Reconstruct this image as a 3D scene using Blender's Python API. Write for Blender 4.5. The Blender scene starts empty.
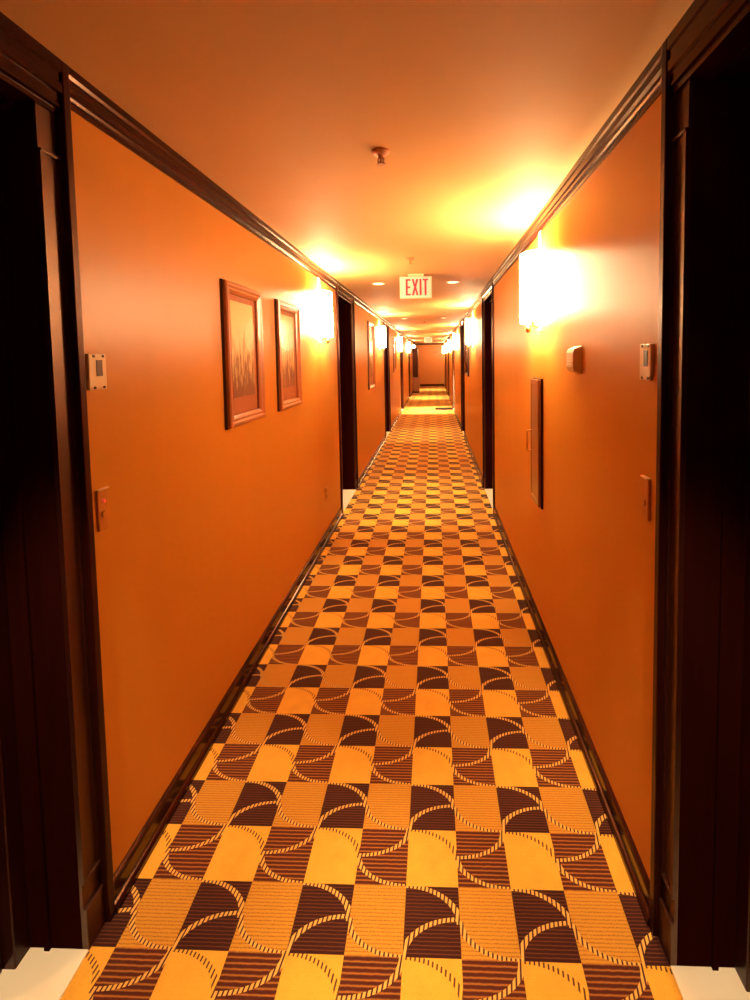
import bpy, bmesh, math, random
from mathutils import Matrix, Vector
random.seed(7)
PI = math.pi
SC = bpy.context.scene
C = SC.collection

# ------------------------------------------------------------------ dimensions (metres; Y runs down the corridor)
XL, XR, H = -0.975, 0.61, 2.405
YB, YE = -1.6, 24.5
PER, PLEN, FAR1 = 4.18, 0.95, 1.185          # door bays: period, length, far edge of the first
BAYS = [(FAR1 - PLEN + PER * k, FAR1 + PER * k) for k in range(6)]
REC = 0.18                                     # depth of the door recess

# ------------------------------------------------------------------ materials
class E:
    """tiny math-node expression builder"""
    nt = None
    def __init__(s, sock): s.s = sock
    @staticmethod
    def m(op, *a, clamp=False):
        n = E.nt.nodes.new('ShaderNodeMath'); n.operation = op; n.use_clamp = clamp
        for i, v in enumerate(a):
            if isinstance(v, E): E.nt.links.new(v.s, n.inputs[i])
            else: n.inputs[i].default_value = v
        return E(n.outputs[0])
    def __add__(s, o): return E.m('ADD', s, o)
    def __sub__(s, o): return E.m('SUBTRACT', s, o)
    def __rsub__(s, o): return E.m('SUBTRACT', o, s)
    def __mul__(s, o): return E.m('MULTIPLY', s, o)
    def __truediv__(s, o): return E.m('DIVIDE', s, o)
    def gt(s, o): return E.m('GREATER_THAN', s, o)
    def lt(s, o): return E.m('LESS_THAN', s, o)
    def abs(s): return E.m('ABSOLUTE', s)
    def fl(s): return E.m('FLOOR', s)
    def fr(s): return s - s.fl()
    def sqrt(s): return E.m('SQRT', s)
    def mx(s, o): return E.m('MAXIMUM', s, o)

def new_mat(name):
    m = bpy.data.materials.new(name); m.use_nodes = True
    nt = m.node_tree
    return m, nt, nt.nodes['Principled BSDF']

def setp(b, **k):
    for n, v in k.items():
        n = n.replace('_', ' ')
        if n in b.inputs: b.inputs[n].default_value = v

def mixc(nt, fac, a, b):
    n = nt.nodes.new('ShaderNodeMix'); n.data_type = 'RGBA'
    for i, v in ((0, fac), (6, a), (7, b)):
        if isinstance(v, E): nt.links.new(v.s, n.inputs[i])
        elif hasattr(v, 'is_linked'): nt.links.new(v, n.inputs[i])
        else: n.inputs[i].default_value = (*v, 1) if isinstance(v, tuple) and len(v) == 3 else v
    return n.outputs[2]

def coords(nt, scale=(1, 1, 1)):
    t = nt.nodes.new('ShaderNodeTexCoord'); mp = nt.nodes.new('ShaderNodeMapping')
    mp.inputs['Scale'].default_value = scale
    nt.links.new(t.outputs['Object'], mp.inputs['Vector'])
    return mp.outputs['Vector']

def noise(nt, vec, scale, detail=3.0, rough=0.55):
    n = nt.nodes.new('ShaderNodeTexNoise')
    n.inputs['Scale'].default_value = scale; n.inputs['Detail'].default_value = detail
    n.inputs['Roughness'].default_value = rough
    nt.links.new(vec, n.inputs['Vector'])
    return n.outputs[0]

def mottled(name, c1, c2, rough, scale=(1, 1, 1), nscale=8, bump=0.0, bscale=60, metal=0.0, coat=0.0, spec=0.5, croughness=0.1, tint=None):
    m, nt, b = new_mat(name)
    v = coords(nt, scale)
    f = noise(nt, v, nscale)
    nt.links.new(mixc(nt, f, c1, c2), b.inputs['Base Color'])
    setp(b, Roughness=rough, Metallic=metal, Coat_Weight=coat, Coat_Roughness=croughness, Specular_IOR_Level=spec)
    if tint: b.inputs['Specular Tint'].default_value = (*tint, 1)
    if bump:
        bp = nt.nodes.new('ShaderNodeBump'); bp.inputs['Strength'].default_value = bump
        bp.inputs['Distance'].default_value = 0.002
        nt.links.new(noise(nt, coords(nt), bscale, 2.0), bp.inputs['Height'])
        nt.links.new(bp.outputs[0], b.inputs['Normal'])
    return m

def emitter(name, col, strength, base=(0.9, 0.85, 0.7)):
    m, nt, b = new_mat(name)
    setp(b, Base_Color=(*base, 1), Roughness=0.5, Emission_Color=(*col, 1), Emission_Strength=strength)
    return m

LIGHT = (1.0, 0.70, 0.36)
SHADE_E = 85.0
BULB_E = 2800.0
SPOT_W = 420.0

M = {}
M['wall'] = mottled('orange_vinyl_wallcovering', (0.54, 0.20, 0.022), (0.49, 0.178, 0.018), 0.43, (1.5, 1.5, 0.06), 6, 0.06, 90, spec=0.85)
_nt = M['wall'].node_tree; _b = _nt.nodes['Principled BSDF']; _b.inputs['Anisotropic'].default_value = 0.85
_c = _nt.nodes.new('ShaderNodeCombineXYZ'); _c.inputs[1].default_value = 1.0
_nt.links.new(_c.outputs[0], _b.inputs['Tangent'])      # vertical weave: highlights smear along the wall
M['ceiling'] = mottled('ceiling_paint', (0.64, 0.345, 0.13), (0.59, 0.315, 0.115), 0.65, (1, 1, 1), 2.5, 0.05, 120, spec=0.12)
DW = ((0.026, 0.0035, 0.0022), (0.014, 0.002, 0.0013))
M['dark_wood'] = mottled('dark_mahogany', *DW, 0.3, (6, 6, 0.4), 9, spec=0.3, tint=(1.0, 0.42, 0.25))
M['reveal_wood'] = mottled('matte_dark_mahogany', *DW, 0.6, (6, 6, 0.4), 9, spec=0.0, tint=(1.0, 0.42, 0.25))
M['casing_wood'] = mottled('satin_mahogany', *DW, 0.40, (6, 6, 0.4), 9, spec=1.0, tint=(1.0, 0.55, 0.36))
M['trim_wood'] = mottled('polished_mahogany', *DW, 0.20, (6, 0.4, 6), 9, spec=0.38, tint=(1.0, 0.55, 0.36))
M['frame_wood'] = mottled('copper_brown_frame_wood', (0.44, 0.14, 0.045), (0.34, 0.10, 0.03), 0.32, (4, 4, 1), 14, coat=0.4)
M['cabinet_wood'] = mottled('cabinet_brown_wood', (0.34, 0.12, 0.035), (0.16, 0.045, 0.014), 0.35, (9, 9, 0.7), 9, coat=0.3)
M['mat_board'] = mottled('russet_mat_board', (0.42, 0.12, 0.035), (0.36, 0.10, 0.03), 0.7, nscale=30)
M['cream_plastic'] = mottled('tan_plastic', (0.72, 0.48, 0.24), (0.66, 0.44, 0.21), 0.4, nscale=20)
M['wall_plastic'] = mottled('wall_coloured_plastic', (0.50, 0.18, 0.03), (0.47, 0.165, 0.025), 0.35, nscale=20)
M['dark_slot'] = mottled('dark_slot', (0.05, 0.018, 0.01), (0.04, 0.014, 0.008), 0.3, nscale=20)
M['brass'] = mottled('aged_brass', (0.62, 0.36, 0.12), (0.5, 0.28, 0.09), 0.28, nscale=25, metal=1.0)
M['sprinkler'] = mottled('painted_sprinkler_metal', (0.55, 0.22, 0.09), (0.48, 0.19, 0.08), 0.4, nscale=25)
M['white_metal'] = mottled('white_enamel', (0.82, 0.68, 0.5), (0.78, 0.64, 0.46), 0.4, nscale=15)
M['stone'] = mottled('cream_marble', (0.92, 0.80, 0.58), (0.80, 0.66, 0.45), 0.3, (1, 1, 1), 7)
M['cream_paint'] = mottled('cream_door_paint', (0.9, 0.74, 0.62), (0.86, 0.7, 0.58), 0.35, nscale=6)  # cream stands in for the light filling the fourth right doorway
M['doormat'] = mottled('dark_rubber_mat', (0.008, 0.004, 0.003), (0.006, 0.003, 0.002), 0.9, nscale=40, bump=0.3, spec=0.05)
M['red_letter'] = emitter('red_exit_letters', (0.9, 0.02, 0.03), 0.55, (0.75, 0.02, 0.03))
M['sign_face'] = emitter('lit_sign_face', (1.0, 0.72, 0.42), 0.45, (0.5, 0.42, 0.33))
M['sign_case'] = mottled('cream_sign_case', (0.85, 0.62, 0.38), (0.8, 0.58, 0.35), 0.4, nscale=10)
M['shade'] = emitter('glowing_glass_shade', (1.0, 0.72, 0.38), SHADE_E)
M['bulb'] = emitter('frosted_tube_bulb', LIGHT, BULB_E)
M['lens'] = emitter('downlight_lens', (1.0, 0.75, 0.42), 6.0)
M['red_lamp'] = emitter('red_indicator', (1.0, 0.12, 0.06), 0.5, (0.7, 0.1, 0.05))

def glass_mat():
    m = bpy.data.materials.new('picture_glass'); m.use_nodes = True
    nt = m.node_tree; nt.nodes.clear()
    o = nt.nodes.new('ShaderNodeOutputMaterial'); mx = nt.nodes.new('ShaderNodeMixShader')
    t = nt.nodes.new('ShaderNodeBsdfTransparent'); g = nt.nodes.new('ShaderNodeBsdfGlossy'); f = nt.nodes.new('ShaderNodeFresnel')
    g.inputs['Roughness'].default_value = 0.12; f.inputs['IOR'].default_value = 1.5
    ge = nt.nodes.new('ShaderNodeNewGeometry'); E.nt = nt
    fac = E(f.outputs[0]) * (1.0 - E(ge.outputs['Backfacing']))
    nt.links.new(fac.s, mx.inputs[0]); nt.links.new(t.outputs[0], mx.inputs[1]); nt.links.new(g.outputs[0], mx.inputs[2])
    nt.links.new(mx.outputs[0], o.inputs[0])
    return m
M['glass'] = glass_mat()

def print_mat(name, seed):
    """a plain sepia landscape wash: pale sky over brown verticals"""
    m, nt, b = new_mat(name)
    t = nt.nodes.new('ShaderNodeTexCoord'); sp = nt.nodes.new('ShaderNodeSeparateXYZ')
    nt.links.new(t.outputs['Generated'], sp.inputs[0])
    E.nt = nt
    z = E(sp.outputs[2])
    mp = nt.nodes.new('ShaderNodeMapping'); mp.inputs['Scale'].default_value = (1, 9, 2.5); mp.inputs['Location'].default_value = (seed, seed * 3, seed)
    nt.links.new(t.outputs['Generated'], mp.inputs['Vector'])
    n = E(noise(nt, mp.outputs['Vector'], 1.6, 5, 0.65))
    f = E.m('MULTIPLY', (0.62 - z) * 2.2 + (n - 0.5) * 4.0, 1.0, clamp=True)
    col = mixc(nt, f, (0.90, 0.62, 0.28), (0.20, 0.06, 0.018))
    nt.links.new(col, b.inputs['Base Color']); setp(b, Roughness=0.6)
    return m

def carpet_mat():
    m, nt, b = new_mat('patterned_corridor_carpet')
    E.nt = nt
    t = nt.nodes.new('ShaderNodeTexCoord'); sp = nt.nodes.new('ShaderNodeSeparateXYZ')
    nt.links.new(t.outputs['Object'], sp.inputs[0])
    T = 0.1595
    u = (E(sp.outputs[0]) + 0.1044) / T
    v = (E(sp.outputs[1]) - 1.0921) / T
    jit = (E(noise(nt, t.outputs['Object'], 55, 2)) - 0.5)
    cu, cv = u.fl(), v.fl()
    s, tt = u - cu, v - cv
    colodd = E.m('MODULO', cu + 200.0, 2.0).gt(0.5)      # 1: tan / brown column
    rowodd = E.m('MODULO', cv + 200.0, 2.0).gt(0.5)      # 1: yellow / brown row
    cole, rowe = 1.0 - colodd, 1.0 - rowodd
    wob = jit * 0.018
    rib = (((tt + wob) * 14.0).fr() - 0.5).abs() * 2.0    # 0..1 triangle, ribs across the corridor
    ribf = (((tt + wob) * 19.0).fr() - 0.5).abs() * 2.0
    speck = E(noise(nt, t.outputs['Object'], 330, 2))
    soft = E(noise(nt, t.outputs['Object'], 16, 3))
    Y1, Y2 = (0.66, 0.33, 0.034), (0.50, 0.225, 0.022)
    yellow = mixc(nt, E.m('MULTIPLY', (soft - 0.35) * 1.3 + (speck - 0.5) * 1.8, 1.0, clamp=True), Y1, Y2)
    tan = mixc(nt, E.m('MULTIPLY', (ribf - 0.45) * 1.3 + (speck - 0.5) * 2.4, 1.0, clamp=True), (0.48, 0.215, 0.022), (0.20, 0.066, 0.009))
    dark = mixc(nt, E.m('MULTIPLY', (ribf - 0.62) * 2.6 + (speck - 0.5) * 0.5, 1.0, clamp=True), (0.032, 0.006, 0.004), (0.12, 0.034, 0.008))
    brown = mixc(nt, E.m('MULTIPLY', (rib - 0.50) * 2.6 + (speck - 0.5) * 0.8, 1.0, clamp=True), (0.065, 0.012, 0.006), (0.29, 0.098, 0.014))
    # the woven arcs
    W = 0.058
    def arc(cx, cy, rx, ry, up):
        ex, ey = (s - cx) / rx, (tt - cy) / ry
        d = ((ex * ex + ey * ey).sqrt() - 1.0).abs()
        inside = tt.gt(cy) if up else tt.lt(cy)
        return d.lt(W) * inside
    a1 = arc(0.0, 0.45, 1.0, 0.55, True)      # top left corner to right edge
    a2 = arc(1.0, 0.0, 1.0, 0.52, True)       # bottom left corner to right edge
    a3 = arc(1.0, 0.5, 1.0, 0.5, False)       # left edge to bottom right corner
    a4 = arc(0.0, 1.0, 1.0, 0.5, False)       # top right corner to left edge
    stripe = ((s * 13.0 - tt * 2.0).fr()).lt(0.60)
    m_dark = a1.mx(a2) * (cole * rowe)
    m_yel = a1 * (cole * rowodd)
    m_tan = a3 * (colodd * rowe)
    m_brn = a3.mx(a4) * (colodd * rowodd)
    base = mixc(nt, colodd, mixc(nt, rowodd, dark, yellow), mixc(nt, rowodd, tan, brown))
    rope = mixc(nt, stripe, (0.07, 0.017, 0.009), (0.62, 0.34, 0.07))
    dash = mixc(nt, stripe, (0.10, 0.030, 0.010), Y1)
    c = mixc(nt, m_dark.mx(m_brn).mx(m_tan), base, rope)
    c = mixc(nt, m_yel, c, dash)
    nt.links.new(c, b.inputs['Base Color'])
    setp(b, Roughness=0.95, Specular_IOR_Level=0.15)
    if 'Sheen Weight' in b.inputs: b.inputs['Sheen Weight'].default_value = 0.05
    bp = nt.nodes.new('ShaderNodeBump'); bp.inputs['Strength'].default_value = 0.35; bp.inputs['Distance'].default_value = 0.002
    hgt = rib * 0.5 + speck * 0.8
    nt.links.new(hgt.s, bp.inputs['Height']); nt.links.new(bp.outputs[0], b.inputs['Normal'])
    return m
M['carpet'] = carpet_mat()

# ------------------------------------------------------------------ mesh helpers
def box(bm, x0, x1, y0, y1, z0, z1, bev=0.0, seg=2):
    x0, x1 = sorted((x0, x1)); y0, y1 = sorted((y0, y1)); z0, z1 = sorted((z0, z1))
    vs = [bm.verts.new(p) for p in ((x0,y0,z0),(x1,y0,z0),(x1,y1,z0),(x0,y1,z0),(x0,y0,z1),(x1,y0,z1),(x1,y1,z1),(x0,y1,z1))]
    fs = [bm.faces.new([vs[i] for i in f]) for f in ((3,2,1,0),(4,5,6,7),(0,1,5,4),(1,2,6,5),(2,3,7,6),(3,0,4,7))]
    if bev > 0:
        es = list({e for f in fs for e in f.edges})
        bmesh.ops.bevel(bm, geom=es, offset=bev, segments=seg, affect='EDGES', profile=0.5)

def prism(bm, prof, axis, a, b):
    """closed profile of 2D points swept from a to b along axis ('y': points are (x,z); 'x': points are (y,z); 'z': points are (x,y))"""
    def P(p, t):
        return {'y': (p[0], t, p[1]), 'x': (t, p[0], p[1]), 'z': (p[0], p[1], t)}[axis]
    A = [bm.verts.new(P(p, a)) for p in prof]; B = [bm.verts.new(P(p, b)) for p in prof]
    n = len(prof)
    for i in range(n): bm.faces.new((A[i], A[(i+1) % n], B[(i+1) % n], B[i]))
    bm.faces.new(A[::-1]); bm.faces.new(B)

def lathe(bm, prof, n=24, origin=(0, 0, 0), axis='z'):
    """prof: (radius, height) pairs"""
    rings = []
    for r, h in prof:
        ring = []
        for i in range(n):
            a = 2 * PI * i / n
            p = (r * math.cos(a), r * math.sin(a), h) if axis == 'z' else (h, r * math.cos(a), r * math.sin(a))
            ring.append(bm.verts.new((p[0] + origin[0], p[1] + origin[1], p[2] + origin[2])))
        rings.append(ring)
    for a, b in zip(rings, rings[1:]):
        for i in range(n): bm.faces.new((a[i], a[(i+1) % n], b[(i+1) % n], b[i]))
    bm.faces.new(rings[0][::-1]); bm.faces.new(rings[-1])

def tube(bm, pts, r, n=10):
    pts = [Vector(p) for p in pts]; rings = []
    for i, p in enumerate(pts):
        d = (pts[min(i+1, len(pts)-1)] - pts[max(i-1, 0)]).normalized()
        a = Vector((0, 0, 1)) if abs(d.z) < 0.9 else Vector((1, 0, 0))
        u = d.cross(a).normalized(); w = d.cross(u)
        rings.append([bm.verts.new(p + (u * math.cos(2*PI*k/n) + w * math.sin(2*PI*k/n)) * r) for k in range(n)])
    for a, b in zip(rings, rings[1:]):
        for i in range(n): bm.faces.new((a[i], a[(i+1) % n], b[(i+1) % n], b[i]))
    bm.faces.new(rings[0][::-1]); bm.faces.new(rings[-1])

def obj(name, bm, mat, parent=None, smooth=False):
    bmesh.ops.recalc_face_normals(bm, faces=bm.faces)
    me = bpy.data.meshes.new(name); bm.to_mesh(me); bm.free()
    me.materials.append(mat)
    if smooth:
        for p in me.polygons: p.use_smooth = True
        try: me.set_sharp_from_angle(angle=math.radians(40))
        except Exception: pass
    o = bpy.data.objects.new(name, me); C.objects.link(o)
    if parent: o.parent = parent
    return o

def boxes(name, lst, mat, parent=None, bev=0.0):
    bm = bmesh.new()
    for b in lst: box(bm, *b, bev=bev)
    return obj(name, bm, mat, parent)

def tag(o, label, cat, group=None, kind=None):
    o['label'] = label; o['category'] = cat
    if group: o['group'] = group
    if kind: o['kind'] = kind
    return o

def thing(name, label, cat, loc, rz=0.0, group=None, kind=None):
    o = bpy.data.objects.new(name, None); C.objects.link(o)
    o.empty_display_size = 0.05
    o.location = loc; o.rotation_euler = (0, 0, rz)
    return tag(o, label, cat, group, kind)

def dup(root, loc, rz, label, group=None):
    r = root.copy(); C.objects.link(r); r.location = loc; r.rotation_euler = (0, 0, rz); r['label'] = label
    if group: r['group'] = group
    def rec(src, dst):
        for ch in list(src.children):
            c = ch.copy(); C.objects.link(c); c.parent = dst
            rec(ch, c)
    rec(root, r)
    return r

def lamp(name, typ, parent, loc, power, col, size=0.03, rot=None, **k):
    l = bpy.data.lights.new(name, typ); l.energy = power; l.color = col
    l.shadow_soft_size = size
    for a, v in k.items(): setattr(l, a, v)
    o = bpy.data.objects.new(name, l); C.objects.link(o); o.parent = parent; o.location = loc
    if rot: o.rotation_euler = rot
    return o

# ------------------------------------------------------------------ the room
def S(o, label, cat): return tag(o, label, cat, kind='structure')

S(boxes('floor', [(-1.5, 1.2, YB - .1, YE + .1, -.1, 0)], M['carpet']), 'checkered yellow and brown carpet running the length of the corridor', 'floor')
S(boxes('ceiling', [(-1.5, 1.2, YB - .1, YE + .1, H, H + .1)], M['ceiling']), 'smooth orange lit corridor ceiling', 'ceiling')
for side, XW, s, off in (('left', XL, -1, .020), ('right', XR, 1, .012)):
    segs = []; y = YB
    for a, b in BAYS:
        segs.append((y, a - off)); y = b - off
    segs.append((y, YE))
    S(boxes('wall_' + side, [(XW, XW + s * .3, a, b, 0, H) for a, b in segs], M['wall']), f'long glossy orange {side} wall of the corridor', 'wall')
    bm = bmesh.new(); bc = bmesh.new()
    for a, b in segs:
        pb = [(0, 0), (-.026, 0), (-.026, .016), (-.020, .026), (-.014, .03), (-.014, .072), (-.010, .084), (-.003, .09), (0, .09)]
        prism(bm, [(XW + s * x, z) for x, z in pb], 'y', a, b)
        pc = [(0, H), (-.027, H), (-.027, H - .022), (-.021, H - .03), (-.021, H - .036), (-.026, H - .043), (-.026, H - .055), (-.017, H - .063),
              (-.017, H - .071), (-.019, H - .076), (-.014, H - .083), (-.008, H - .087), (-.008, H - .1), (0, H - .1)]
        prism(bc, [(XW + s * x * .68, z) for x, z in pc], 'y', a, b)
    S(obj('baseboard_' + side, bm, M['trim_wood']), f'dark wood baseboard along the {side} wall', 'baseboard')
    S(obj('trim_1' if side == 'left' else 'trim_2', bc, M['trim_wood']), f'dark glossy crown moulding along the top of the {side} wall', 'crown moulding')
S(boxes('wall_end', [(-1.5, 1.2, YE, YE + .1, 0, H)], M['wall']), 'plain orange wall closing the far end of the corridor', 'wall')
S(boxes('wall_back', [(-1.5, 1.2, YB - .1, YB, 0, H)], M['wall']), 'plain orange wall behind the viewer', 'wall')
S(boxes('baseboard_end', [(XL + .026, XR - .026, YE - .02, YE, 0, .11)], M['trim_wood']), 'dark baseboard under the far end wall', 'baseboard')
S(boxes('trim_3', [(XL + .03, XR - .03, YE - .03, YE, H - .1, H)], M['trim_wood']), 'dark crown moulding over the far end wall', 'crown moulding')

# ------------------------------------------------------------------ door bays (local frame: +x into the wall, y along the corridor)
HY = PLEN / 2
def make_bay(name, label, loc, rz, pale=False):
    t = thing(name, label, 'doorway', loc, rz, kind='structure')
    dw = M['dark_wood']
    inner = HY - .022 - .06
    zc = 2.265
    for s in (-1, 1):
        bm = bmesh.new()
        box(bm, -.020, .06, s * (HY - .022), s * HY, 0, H, .002)
        obj('post', bm, dw, t)
        # flat casing with a sunk panel edged by a bead
        a, b = s * inner, s * (HY - .022)
        bm = bmesh.new()
        box(bm, .004, .012, a, b, 0, zc)
        box(bm, -.002, .006, a, a + s * .012, .2, 2.15)
        box(bm, -.002, .006, b - s * .008, b, .2, 2.15)
        box(bm, -.004, .006, a, b, 2.15, 2.158, .002)
        box(bm, -.004, .006, a, b, .19, .2, .002)
        box(bm, -.006, .006, a, b, 0, .12, .002)
        obj('casing', bm, M['casing_wood'], t)
        bm = bmesh.new()
        box(bm, .0125, REC + .03, a, s * HY, 0, zc)
        box(bm, .10, .115, a - s * .008, a, 0, zc)
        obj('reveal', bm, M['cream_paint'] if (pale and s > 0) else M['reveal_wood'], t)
    pc = [(.06, H), (-.027, H), (-.027, H - .03), (-.020, H - .034), (-.020, H - .056), (-.025, H - .060), (-.025, H - .084), (-.014, H - .088),
          (-.014, H - .112), (-.018, H - .115), (-.018, H - .122), (-.006, H - .125), (-.006, zc), (.06, zc)]
    bm = bmesh.new(); prism(bm, [(x * .7 if x < 0 else x, z) for x, z in pc], 'y', -(HY - .022), HY - .022)
    obj('cornice', bm, M['trim_wood'], t)
    boxes('soffit', [(.06, .3, -HY, HY, zc, H)], dw, t)
    # frame, transom panel and door leaf at the back of the recess
    fi = inner - .045
    bm = bmesh.new()
    box(bm, REC - .02, REC + .05, -inner, -fi, 0, zc, .003); box(bm, REC - .02, REC + .05, fi, inner, 0, zc, .003)
    box(bm, REC - .02, REC + .05, -fi, fi, 2.06, 2.11, .003); box(bm, REC + .005, REC + .05, -fi, fi, 2.11, zc)
    obj('door_frame', bm, dw, t)
    bm = bmesh.new()
    box(bm, REC + .012, REC + .05, -fi + .003, fi - .003, .012, 2.057, .002)
    for z0, z1 in ((.22, .92), (1.08, 1.92)):                 # raised panels
        box(bm, REC + .004, REC + .014, -fi + .10, fi - .10, z0, z1, .004)
        for q in ((-fi + .075, -fi + .09), (fi - .09, fi - .075)): box(bm, REC + .002, REC + .014, q[0], q[1], z0 - .025, z1 + .025, .002)
        for q in ((z0 - .025, z0 - .01), (z1 + .01, z1 + .025)): box(bm, REC + .002, REC + .014, -fi + .09, fi - .09, q[0], q[1], .002)
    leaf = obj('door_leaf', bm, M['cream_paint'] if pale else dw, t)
    bm = bmesh.new()
    box(bm, REC + .004, REC + .014, fi - .065, fi - .025, .93, 1.12, .003)
    tube(bm, [(REC + .006, fi - .045, 1.0), (REC - .035, fi - .045, 1.0), (REC - .04, fi - .06, 1.0), (REC - .04, fi - .15, .998)], .008)
    obj('lever_handle', bm, M['brass'], leaf, True)
    bm = bmesh.new(); lathe(bm, [(.011, REC + .002), (.012, REC + .008), (.012, REC + .014)], 16, (0, 0, 1.5), 'x')
    obj('peephole', bm, M['brass'], leaf, True)
    boxes('threshold', [(-.005, REC + .06, -inner, inner, -.01, .006)], M['stone'], t, .002)
    return t

ORD = ['nearest the camera', 'second from the camera', 'third from the camera', 'fourth from the camera', 'fifth from the camera', 'at the far end']
bayR = bayL = None
n = 1
for k, (a, b) in enumerate(BAYS):
    yc = (a + b) / 2
    lab = f'dark mahogany doorway recessed in the left wall, {ORD[k]}'
    if k == 0: proto = make_bay('door_1', lab, (XL, yc - .020, 0), PI)
    else:
        d = dup(proto, (XL, yc - .020, 0), PI, lab); d.name = f'door_{n}'
    n += 1
    lab = f'dark mahogany doorway recessed in the right wall, {ORD[k]}'
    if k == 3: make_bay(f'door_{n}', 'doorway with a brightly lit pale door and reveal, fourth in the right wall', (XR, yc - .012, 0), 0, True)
    else:
        d = dup(proto, (XR, yc - .012, 0), 0, lab); d.name = f'door_{n}'
    n += 1

# ------------------------------------------------------------------ wall sconces (local: -x out of the wall, origin on the wall plane at shade middle)
def make_sconce(label, loc, rz):
    t = thing('wall_sconce', label, 'wall lamp', loc, rz, 'glowing wall sconces along the corridor')
    R, hh, GAP = .112, .19, .038
    bm = bmesh.new()
    N = 28
    out, inn = [], []
    for i in range(N + 1):
        a = PI / 2 + PI * i / N
        out.append((.080 * math.cos(a) - GAP, R * math.sin(a))); inn.append((.076 * math.cos(a) - GAP, (R - .004) * math.sin(a)))
    def ring(p, z): return [bm.verts.new((x, y_, z)) for x, y_ in p]
    # slightly rounded top and bottom lips
    zs = [(-hh, .985), (-hh + .012, 1.0), (hh - .012, 1.0), (hh, .985)]
    ro = [ring([(x * k, y_ * k) for x, y_ in out], z) for z, k in zs]
    ri = [ring([(x * k, y_ * k) for x, y_ in inn], z) for z, k in zs]
    for a, b in zip(ro, ro[1:]):
        for i in range(N): bm.faces.new((a[i], a[i+1], b[i+1], b[i]))
    for a, b in zip(ri, ri[1:]):
        for i in range(N): bm.faces.new((a[i+1], a[i], b[i], b[i+1]))
    for a, b in ((ro[0], ri[0]), (ri[-1], ro[-1])):
        for i in range(N): bm.faces.new((a[i+1], a[i], b[i], b[i+1]))
    for o_, i_ in zip(zip(ro, ro[1:]), zip(ri, ri[1:])):
        bm.faces.new((o_[0][0], o_[1][0], i_[1][0], i_[0][0])); bm.faces.new((o_[0][-1], i_[0][-1], i_[1][-1], o_[1][-1]))
    obj('shade', bm, M['shade'], t, True)
    boxes('back_plate', [(-.012, 0, -.028, .028, -.235, .315)], M['white_metal'], t, .003)
    bm = bmesh.new()
    tube(bm, [(-.01, 0, -.21), (-.03, 0, -.215), (-.047, 0, -.205), (-.052, 0, -.185), (-.052, 0, -.135)], .006)
    box(bm, -.115, -.035, -.006, .006, -.19, -.182, .002)
    obj('bracket', bm, M['brass'], t, True)
    bm = bmesh.new()
    lathe(bm, [(.004, -.245), (.012, -.24), (.0165, -.228), (.0165, -.218), (.010, -.206), (.006, -.198), (.010, -.194), (.010, -.186)], 18, (-.075, 0, 0))
    obj('finial', bm, M['brass'], t, True)
    bm = bmesh.new()
    lathe(bm, [(.006, -.140), (.015, -.134), (.019, -.12), (.019, .168), (.015, .182), (.004, .188)], 16, (-.052, 0, 0))
    obj('bulb', bm, M['bulb'], t, True)
    return t
SZ = 1.995
lefts = [3.71 + PER * k for k in range(5)]
rights = [2.49 + PER * k for k in range(6)]
LO = ['first on the left wall, just before the second left doorway', 'second on the left wall, beyond the single tall picture', 'third on the left wall, before the fourth left doorway',
      'fourth on the left wall', 'farthest on the left wall, above the dark cupboard']
RO = ['first on the right wall, largest and brightest, above the extinguisher cabinet', 'second on the right wall, just past the second right doorway', 'third on the right wall, between third and fourth doorways',
      'fourth on the right wall', 'fifth on the right wall', 'farthest on the right wall, by the end wall']
proto_s = make_sconce('glowing wall sconce ' + RO[0], (XR, rights[0], SZ), 0)
for k, yy in enumerate(rights):
    if k: dup(proto_s, (XR, yy, SZ), 0, 'glowing wall sconce ' + RO[k])
for k, yy in enumerate(lefts):
    dup(proto_s, (XL, yy, SZ), PI, 'glowing wall sconce ' + LO[k])

# ------------------------------------------------------------------ framed pictures (local: -x out of the wall, origin at the bottom centre on the wall)
def make_picture(label, w, h, XW, yc, z0, rz, seed, group=None, fw=.052, dark=False):
    t = thing('framed_picture', label, 'picture', (XW, yc, z0), rz, group)
    bm = bmesh.new()
    prof = [(0, 0), (-.026, 0), (-.031, .006), (-.031, .018), (-.024, .028), (-.026, .036), (-.02, fw - .006), (-.014, fw), (0, fw)]   # (x, inset)
    corners = [(-w/2, 0), (w/2, 0), (w/2, h), (-w/2, h)]
    inward = [(1, 1), (-1, 1), (-1, -1), (1, -1)]
    rings = [[bm.verts.new((x, c[0] + d[0] * q, c[1] + d[1] * q)) for c, d in zip(corners, inward)] for x, q in prof]
    for a, b in zip(rings, rings[1:] + rings[:1]):
        for i in range(4): bm.faces.new((a[i], a[(i+1) % 4], b[(i+1) % 4], b[i]))
    obj('frame', bm, M['dark_wood' if dark else 'frame_wood'], t)
    e = .004
    boxes('rim', [(-.013, 0, -w/2 - e, -w/2, -e, h + e), (-.013, 0, w/2, w/2 + e, -e, h + e), (-.013, 0, -w/2, w/2, -e, 0), (-.013, 0, -w/2, w/2, h, h + e)], M['dark_slot'], t)  # dark strips put the frame's shaded edge into the colour
    iw, mt, mb, ms = w/2 - fw, h - fw, fw, .03
    py0, py1 = fw + h * .12, h - fw - .03
    boxes('mat_board', [(-.004, -.002, -iw, iw, fw, mt)], M['dark_slot' if dark else 'mat_board'], t)
    boxes('print', [(-.006, -.0041, -iw + ms, iw - ms, py0, py1)], print_mat('sepia_print', seed), t)
    boxes('glass', [(-.010, -.008, -iw, iw, fw, mt)], M['glass'], t)
    return t
G = 'pair of brown framed prints on the left wall'
make_picture('copper brown framed sepia print, larger looking and nearer of the pair', .42, .69, XL, 2.20, 1.30, PI, 1.3, G)
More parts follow.
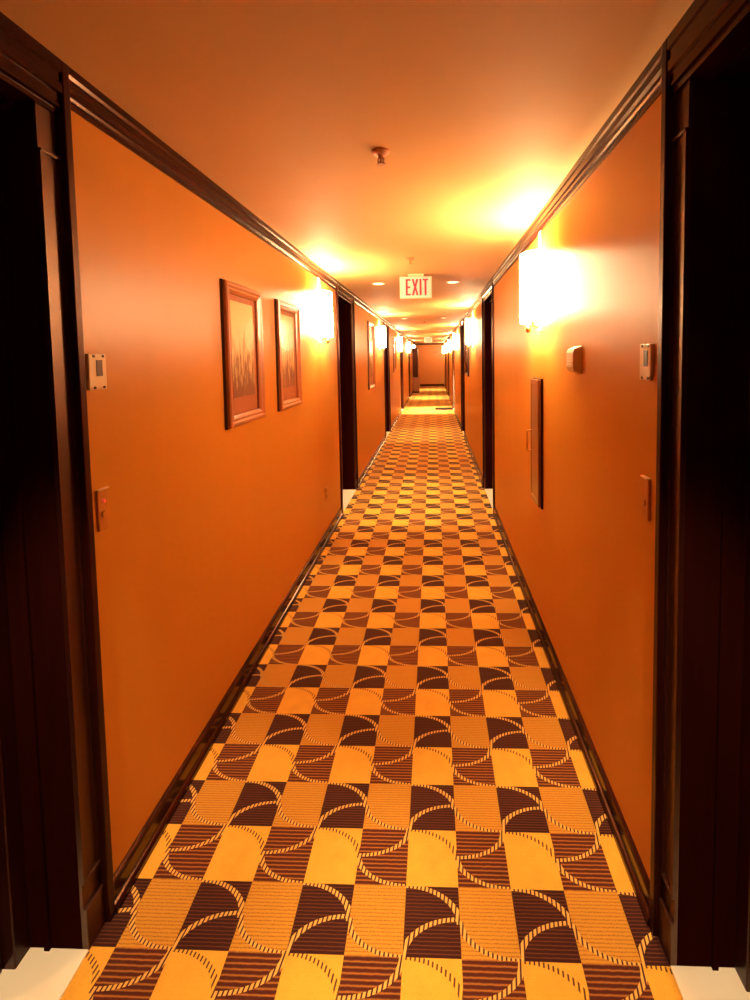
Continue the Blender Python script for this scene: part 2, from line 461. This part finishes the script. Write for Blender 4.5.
make_picture('copper brown framed sepia print, between its twin and the first left sconce', .42, .69, XL, 2.885, 1.30, PI, 4.1, G)
make_picture('tall framed print on the left wall past the second left doorway', .60, 1.02, XL, 6.76, 1.15, PI, 7.7)
make_picture('small far framed print on the left wall past the third left doorway', .60, .84, XL, 10.85, 1.26, PI, 2.2)
make_picture('dark framed print on the right wall below the second right sconce', .62, .66, XR, 7.75, 1.28, 0, 5.5, dark=True)  # backlit shade put into the dark frame and mat colours

# ------------------------------------------------------------------ extinguisher cabinet, right wall
t = thing('mounted_cabinet', 'narrow brown wooden wall cabinet with a pull handle on the right wall', 'cabinet', (XR, 2.555, .75), 0)
boxes('body', [(-.012, 0, -.105, .105, 0, .74)], M['dark_wood'], t, .002)
bm = bmesh.new(); box(bm, -.024, -.0125, -.098, .098, .008, .732, .003)
for q in ((-.098, -.075), (.075, .098)): box(bm, -.027, -.022, q[0], q[1], .008, .732, .002)
for q in ((.008, .04), (.70, .732)): box(bm, -.027, -.022, -.075, .075, q[0], q[1], .002)
d = obj('door', bm, M['cabinet_wood'], t)
bm = bmesh.new(); tube(bm, [(-.024, .083, .30), (-.048, .083, .30), (-.050, .083, .305), (-.050, .083, .415), (-.048, .083, .42), (-.024, .083, .42)], .0045)
obj('handle', bm, M['brass'], d, True)

# ------------------------------------------------------------------ small wall devices
def plate_dark_window(label, XW, yc, zc, rz, group):
    t = thing('room_plaque', label, 'wall plate', (XW, yc, zc), rz, group)
    boxes('plate', [(-.010, 0, -.033, .033, -.052, .052)], M['cream_plastic'], t, .003)
    boxes('window', [(-.0115, -.0095, -.016, .006, -.012, .034)], M['dark_slot'], t)
    for z in (-.045, .045):
        for yv in (-.02, .015):
            bm = bmesh.new(); lathe(bm, [(.004, -.012), (.004, -.009)], 10, (0, yv, z), 'x'); obj('screw', bm, M['dark_slot'], t)
    return t
plate_dark_window('tan wall plate with a dark window, beside the near left doorway', XL, 1.222, 1.592, PI, 'tan plates beside the near doorways')
plate_dark_window('tan wall plate with a dark window, beside the near right doorway', XR, 1.262, 1.597, 0, 'tan plates beside the near doorways')

def call_plate(label, XW, yc, zc, rz, group, light):
    t = thing('doorbell_switch', label, 'wall plate', (XW, yc, zc), rz, group)
    boxes('plate', [(-.007, 0, -.019, .019, -.06, .06)], M['wall_plastic'], t, .003)
    boxes('cap', [(-.012, 0, -.021, .021, .058, .063)], M['cream_plastic'], t, .002)
    if light:
        bm = bmesh.new(); lathe(bm, [(.0045, -.0125), (.0045, -.008)], 12, (0, .0, .026), 'x'); obj('indicator', bm, M['red_lamp'], t)
    bm = bmesh.new(); lathe(bm, [(.009, -.012), (.010, -.008)], 16, (0, 0, -.012), 'x'); obj('button', bm, M['wall_plastic'], t)
    return t
call_plate('slim orange bell plate with a small red light, low beside the near left doorway', XL, 1.218, 1.19, PI, 'bell plates beside the near doorways', True)
call_plate('slim orange bell plate with a pale cap, low beside the near right doorway', XR, 1.258, 1.205, 0, 'bell plates beside the near doorways', False)

t = thing('wall_alarm', 'small tan alarm box on the right wall beside the cabinet', 'alarm', (XR, 1.865, 1.60), 0)
bm = bmesh.new(); prism(bm, [(0, -.057), (-.03, -.045), (-.036, -.03), (-.036, .03), (-.03, .045), (0, .057)], 'y', -.045, .045)
obj('housing', bm, M['cream_plastic'], t)
boxes('grille', [(-.039, -.035, -.03, .03, -.02 + i * .012, -.015 + i * .012) for i in range(4)], M['white_metal'], t)

t = thing('power_outlet', 'small wall outlet low on the left wall below the first left sconce', 'outlet', (XL, 3.80, .42), PI)
boxes('plate', [(-.008, 0, -.036, .036, -.058, .058)], M['wall_plastic'], t, .003)
for z in (-.025, .025): boxes('socket', [(-.010, -.007, -.017, .017, z - .016, z + .016)], M['cabinet_wood'], t, .001)

# ------------------------------------------------------------------ exit signs
def letter_bars(bm, x, z, w, h, ch, st, d0, d1):
    """letters stand in the x-z plane, reading from -y; bars are real prisms"""
    def quad(p):
        prism_pts = p
        A = [bm.verts.new((q[0], d0, q[1])) for q in prism_pts]; B = [bm.verts.new((q[0], d1, q[1])) for q in prism_pts]
        k = len(A)
        for i in range(k): bm.faces.new((A[i], A[(i+1) % k], B[(i+1) % k], B[i]))
        bm.faces.new(A[::-1]); bm.faces.new(B)
    def bar(x0, x1, z0, z1): quad([(x + x0, z + z0), (x + x1, z + z0), (x + x1, z + z1), (x + x0, z + z1)])
    hs = st * .8
    if ch == 'E':
        bar(0, st, 0, h); bar(st, w, 0, hs); bar(st, w * .9, h/2 - hs/2, h/2 + hs/2); bar(st, w, h - hs, h)
    if ch == 'X':
        quad([(x, z), (x + st, z), (x + w, z + h), (x + w - st, z + h)])
        quad([(x + w - st, z), (x + w, z), (x + w/2 + st * .62, z + h/2 - .004), (x + w/2, z + h/2 - st * .9)])
        quad([(x, z + h), (x + w/2 - st * .62, z + h/2 + .004), (x + w/2, z + h/2 + st * .9), (x + st, z + h)])
    if ch == 'I': bar(0, st, 0, h)
    if ch == 'T':
        bar(w/2 - st/2, w/2 + st/2, 0, h - hs); bar(0, w, h - hs, h)
def make_exit(label, loc):
    t = thing('exit_sign', label, 'exit sign', loc, 0, 'ceiling exit signs')
    W, HH = .305, .205
    boxes('canopy', [(-.075, .075, -.03, .03, -.022, 0)], M['sign_case'], t, .003)
    boxes('housing', [(-W/2, W/2, -.022, .022, -.022 - HH, -.022)], M['sign_case'], t, .004)
    boxes('face', [(-W/2 + .008, W/2 - .008, -.0245, -.0215, -.022 - HH + .008, -.03)], M['sign_face'], t)
    bm = bmesh.new(); z = -.022 - HH + .028; h = .152; st = .019
    x = -.096
    for ch, w in (('E', .047), ('X', .062), ('I', .019), ('T', .052)):
        letter_bars(bm, x, z, w, h, ch, st, -.0275, -.0242); x += w + .011
    obj('lettering', bm, M['red_letter'], t)
    return t
ex = make_exit('lit white EXIT sign with red letters hanging before the second doorways', (-.157, 4.18, H))
dup(ex, (-.19, 16.7, H), 0, 'tiny distant exit sign hanging before the far end wall')

# ------------------------------------------------------------------ ceiling fittings
def make_sprinkler(label, loc):
    t = thing('sprinkler_head', label, 'sprinkler', loc, 0, 'ceiling sprinklers')
    bm = bmesh.new(); lathe(bm, [(.034, 0), (.034, -.004), (.026, -.010), (.013, -.013)], 28); obj('escutcheon', bm, M['sprinkler'], t, True)
    bm = bmesh.new(); lathe(bm, [(.010, -.010), (.010, -.024), (.006, -.028)], 16)
    tube(bm, [(.009, 0, -.022), (.012, 0, -.034), (.004, 0, -.046)], .0022, 8); tube(bm, [(-.009, 0, -.022), (-.012, 0, -.034), (-.004, 0, -.046)], .0022, 8)
    lathe(bm, [(.003, -.028), (.003, -.044)], 10)
    obj('body', bm, M['sprinkler'], t, True)
    bm = bmesh.new(); lathe(bm, [(.004, -.044), (.016, -.046), (.016, -.0485), (.004, -.049)], 20); obj('deflector', bm, M['sprinkler'], t, True)
    return t
sp = make_sprinkler('small sprinkler head on the ceiling, nearest the camera', (-.19, 1.70, H))
dup(sp, (-.17, 3.5, H), 0, 'small sprinkler head on the ceiling just before the large exit sign')
dup(sp, (-.19, 9.7, H), 0, 'small sprinkler head on the ceiling beyond the large exit sign')

def make_downlight(label, loc, power):
    t = thing('downlight', label, 'downlight', loc, 0, 'recessed ceiling downlights')
    bm = bmesh.new()
    N = 32
    prof = [(.072, 0), (.072, -.005), (.062, -.009), (.052, -.006), (.050, 0)]
    rings = [[bm.verts.new((r * math.cos(2*PI*i/N), r * math.sin(2*PI*i/N), z)) for i in range(N)] for r, z in prof]
    for a, b in zip(rings, rings[1:] + rings[:1]):
        for i in range(N): bm.faces.new((a[i], a[(i+1) % N], b[(i+1) % N], b[i]))
    obj('trim_ring', bm, M['white_metal'], t, True)
    bm = bmesh.new(); lathe(bm, [(.051, 0), (.051, -.003)], N); obj('lens', bm, M['lens'], t)
    lamp('downlight_lamp', 'SPOT', t, (0, 0, -.014), power, (1.0, .74, .46), .03, (math.radians(7), 0, 0), spot_size=math.radians(52), spot_blend=.55)
    return t
first = None
for k, (a, b) in enumerate(BAYS):
    for side, xx in (('left', -.57), ('right', .215)):
        if k == 0: xx = -.80 if side == 'left' else .44
        yy = a + .22
        lab = f'small recessed downlight by the {side} doorway {ORD[k]}'
        if first is None:
            first = make_downlight(lab, (xx, yy, H), SPOT_W); dl = first
        else: dl = dup(first, (xx, yy, H), 0, lab)
        if k in (0, 3, 4, 5):
            for ch in dl.children:
                if ch.type == 'LIGHT':
                    ch.data = ch.data.copy(); ch.data.energy = SPOT_W * {0: .55, 3: 5.5, 4: 2.4, 5: 1.8}[k]

# ------------------------------------------------------------------ things at the far end
t = thing('tall_cupboard', 'dark tall cupboard over brown drawers by the far left wall', 'cupboard', (XL, 20.25, 0), PI)
boxes('base', [(-.30, -.03, -.40, .40, 0, .06)], M['dark_wood'], t)
boxes('chest', [(-.31, -.03, -.42, .42, .06, .70)], M['cabinet_wood'], t, .004)
for i in range(4):
    z0 = .08 + i * .153
    dr = boxes('drawer', [(-.322, -.3105, -.40, .40, z0, z0 + .14)], M['cabinet_wood'], t, .003)
    for yv in (-.2, .2):
        bm = bmesh.new(); lathe(bm, [(.006, -.322), (.013, -.338), (.010, -.346)], 12, (0, yv, z0 + .07), 'x'); obj('knob', bm, M['brass'], dr, True)
boxes('upper_case', [(-.25, -.03, -.40, .40, .705, 2.05)], M['dark_wood'], t, .006)
for s in (-1, 1):
    dd = boxes('door', [(-.262, -.251, min(s * .008, s * .39), max(s * .008, s * .39), .73, 2.02)], M['dark_wood'], t, .003)
    bm = bmesh.new(); lathe(bm, [(.006, -.262), (.014, -.28), (.010, -.29)], 12, (0, s * .045, 1.3), 'x'); obj('knob', bm, M['brass'], dd, True)

tag(boxes('door_mat', [(.03, .575, 13.32, 13.84, .0, .012)], M['doormat'], None, .003), 'dark flat mat lying across the bright floor by the fourth right doorway', 'mat')  # flat near-black bar on the carpet
tag(boxes('wall_sign', [(.02, .16, YE - .012, YE - .002, 1.86, 1.93)], M['cabinet_wood'], None, .002), 'tiny dark sign on the far orange end wall', 'sign')

# ------------------------------------------------------------------ camera
cam = bpy.data.cameras.new('camera'); co = bpy.data.objects.new('camera', cam); C.objects.link(co)
right = Vector((.99926624, .03529342, -.01487821)); up = Vector((.01296355, .05387168, .99846371)); fwd = Vector((-.03604071, .99792395, -.05337462))
mw = Matrix.Identity(4)
for i in range(3):
    mw[i][0], mw[i][1], mw[i][2] = right[i], up[i], -fwd[i]
mw[0][3], mw[1][3], mw[2][3] = 0, 0, 1.62
co.matrix_world = mw
cam.sensor_fit = 'AUTO'; cam.sensor_width = 36; cam.lens = 36 * .43615
cam.shift_x = -.04296; cam.shift_y = -.11933
cam.clip_start = .02
SC.camera = co

w = bpy.data.worlds.new('world'); SC.world = w; w.use_nodes = True
w.node_tree.nodes['Background'].inputs[0].default_value = (0, 0, 0, 1)
SC.view_settings.view_transform = 'Standard'; SC.view_settings.look = 'None'
SC.view_settings.gamma = 1; SC.view_settings.use_curve_mapping = False
SC.view_settings.exposure = -0.08
try:
    SC.cycles.use_denoising = True
    SC.cycles.sample_clamp_indirect = 12
    SC.cycles.max_bounces = 14; SC.cycles.diffuse_bounces = 8
except Exception: pass
